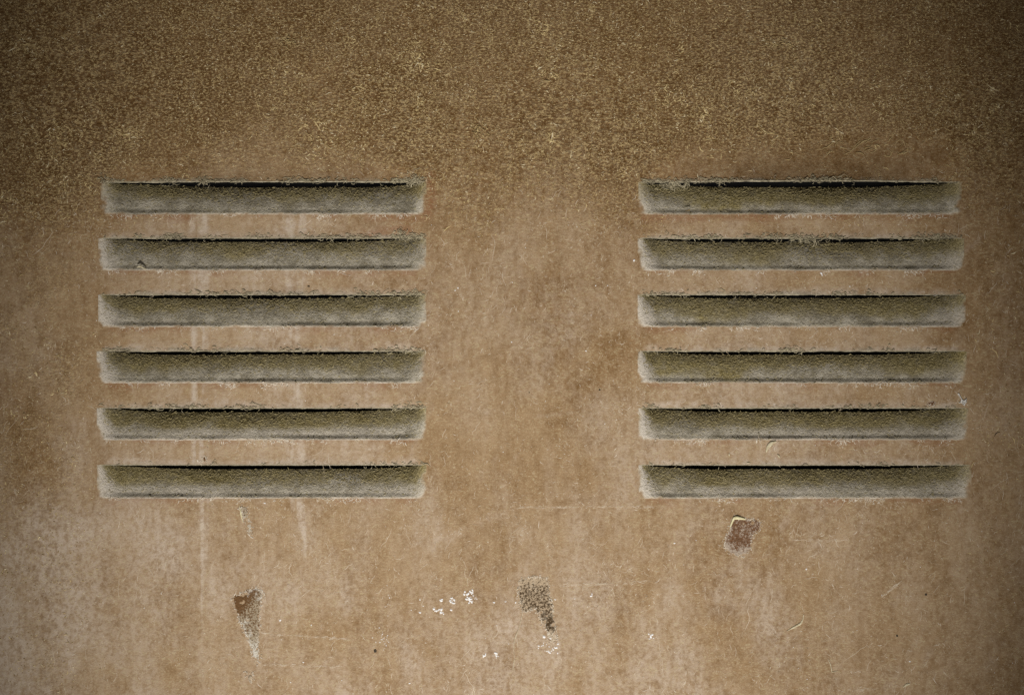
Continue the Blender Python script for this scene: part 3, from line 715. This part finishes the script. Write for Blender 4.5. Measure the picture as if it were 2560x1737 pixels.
tuft('dust_tuft', 1003, 582, 9, 8, 26, M_web, 'webby dust tuft above the right end of the second left slot', 'dust tuft', group='tangled dust tufts')
tuft('dust_tuft', 1195, 325, 12, 12, 46, M_fuzz, 'pale dust clump on the panel between the two columns, near the top', 'dust tuft', ln=(5, 14), group='tangled dust tufts')
tuft('dust_tuft', 1940, 112, 22, 4, 30, M_fuzz, 'long pale dust clump near the top right of the panel', 'dust tuft', ln=(8, 22), ang=(-0.25, 0.3), group='tangled dust tufts')
tuft('dust_tuft', 722, 104, 15, 7, 34, M_fuzz, 'pale dust clump near the top, left of the middle', 'dust tuft', ln=(6, 16), ang=(0.4, 0.5), group='tangled dust tufts')
tuft('dust_tuft', 2165, 370, 60, 12, 26, M_fuzz, 'long slanting strands of dust above the top right louver', 'dust tuft', ln=(16, 46), ang=(-0.45, 0.12), width=(1.0, 1.8), lift=(0.3, 2), group='tangled dust tufts')

tag(ribbon('seed_husk', [(1914, 1131), (1919, 1117), (1928, 1107), (1940, 1103)], [1.5, 9, 10, 4], [0.3, 1.2, 1.2, 0.4], M_straw, None, 1.6), 'pale curved seed husk stuck above the lowest right slot', 'seed husk')
tag(ribbon('seed_husk', [(1943, 1135), (1946, 1139), (1949, 1144)], [2, 5, 2], [0.3, 1, 0.3], M_straw, None, 1.0), 'short pale husk just right of the curved seed husk', 'seed husk')
tag(ribbon('seed_husk', [(1822, 1133), (1823, 1139)], [2, 3, 1.5], [0.3, 0.6, 0.3], M_straw, None, 0.8), 'tiny upright husk left of the curved seed husk', 'seed husk')
tag(ribbon('straw_scrap', [(1967, 1577), (1985, 1567), (2002, 1558), (2008, 1546), (2009, 1535)], [1, 5, 5.5, 3, 1.2], [0.2, 0.8, 0.8, 0.5, 0.3], M_straw, None, 0.8), 'bent pale straw scrap at the lower right of the panel', 'straw')
tag(ribbon('straw_scrap', [(2257, 1716), (2266, 1710), (2275, 1707)], [2, 6, 2], [0.2, 0.6, 0.2], M_straw, None, 0.8), 'short straw scrap close to the bottom right corner', 'straw')
tag(ribbon('straw_scrap', [(2070, 1646), (2077, 1662), (2080, 1680), (2094, 1676)], [1, 2.2, 2.2, 1], [0.2, 0.6, 0.4, 0.2], M_straw, None, 0.6), 'thin hooked straw scrap under the bent one', 'straw')
tag(ribbon('straw_scrap', [(343, 669), (350, 666), (366, 673)], [2, 4.5, 1.5], [1, 2, 1], M_straw, None, 1.0), 'small straw scrap lying on the foot of the second left louver', 'straw')
tag(ribbon('web_thread', [(1307, 1527), (1303, 1548), (1297, 1570), (1289, 1590), (1284, 1612), (1283, 1628), (1287, 1640), (1284, 1660), (1280, 1680)], [1.2, 2.4, 1.8, 3.2, 1.8, 1.2, 1.0, 2.4, 1.0], [0.2, 0.5, 0.3, 0.5, 0.2, -0.3, 0.2, 0.3, 0.1], M_thread, None, 1.0, 60), 'long pale thread trailing down from the pitted patch', 'thread')
tag(ribbon('web_thread', [(1722, 457), (1722.5, 462), (1724, 467)], [1.6, 2, 1.4], [0, 0, 0], M_lip, None, 0.8), 'single strand crossing the top right slot beside the tuft', 'thread')
lk = tuft('lint_knot', 2408, 1005, 4, 3, 26, M_lint, 'bright white lint knot at the right end of the fifth right louver', 'lint', ln=(4, 13), width=(1.4, 2.8))
tag(ribbon('lint_thread', [(2395, 983), (2400, 993), (2405, 1002)], [4, 2, 2.5], [0.5, 2, 1], M_lint, lk, 1.0, 14), 'straight tail of the lint knot')
for ch in lk.children: ch.location = ch.location - lk.location
tag(ribbon('hair', [(2484, 1091), (2488, 1084), (2494, 1080), (2499, 1079)], [0.6, 1.2, 1.2, 0.6], [0.2, 0.6, 0.6, 0.2], M_hair, None, 0.5), 'short dark curved hair right of the lowest right louver', 'hair')
def crumb(x, y, w, h, label):
    n = 9; v = []; f = []
    d0 = float(sheet_depth(np.array([x]), np.array([y]))[0])
    for rr, hh in ((1, -0.2), (0.75, 1.2), (0.25, 2.0)):
        for k in range(n):
            a = 2 * math.pi * k / n; q = rr * (1 + random.uniform(-.3, .3)); v.append((float(X(x + w * q * math.cos(a))), (d0 - hh) * S, float(Z(y + h * q * math.sin(a)))))
    for r in range(2):
        for k in range(n): f.append((r * n + k, r * n + (k + 1) % n, (r + 1) * n + (k + 1) % n, (r + 1) * n + k))
    o = link('dirt_crumb', mk_mesh('dirt_crumb', v, f, [M_crumb], False)); tag(o, label, 'crumb', 'dark crumbs of dirt'); recenter(o, W(x, y + h))
crumb(938, 1626, 3.6, 5, 'dark crumb left of the loose haze of white dots')
crumb(2242, 1588, 3, 3, 'dark crumb at the lower right of the panel')
crumb(2314, 1485, 3, 3, 'small dark crumb beside the pale scuff at the lower right')
crumb(1499, 974, 2.4, 2.4, 'tiny dark crumb between the columns, level with the fourth louvers')
crumb(1323, 981, 1.8, 1.5, 'tiniest dark crumb midway between the columns')
crumb(772, 716, 3.2, 2, 'dark crumb above the third left slot')

scene.render.engine = 'CYCLES'
scene.cycles.use_denoising = False
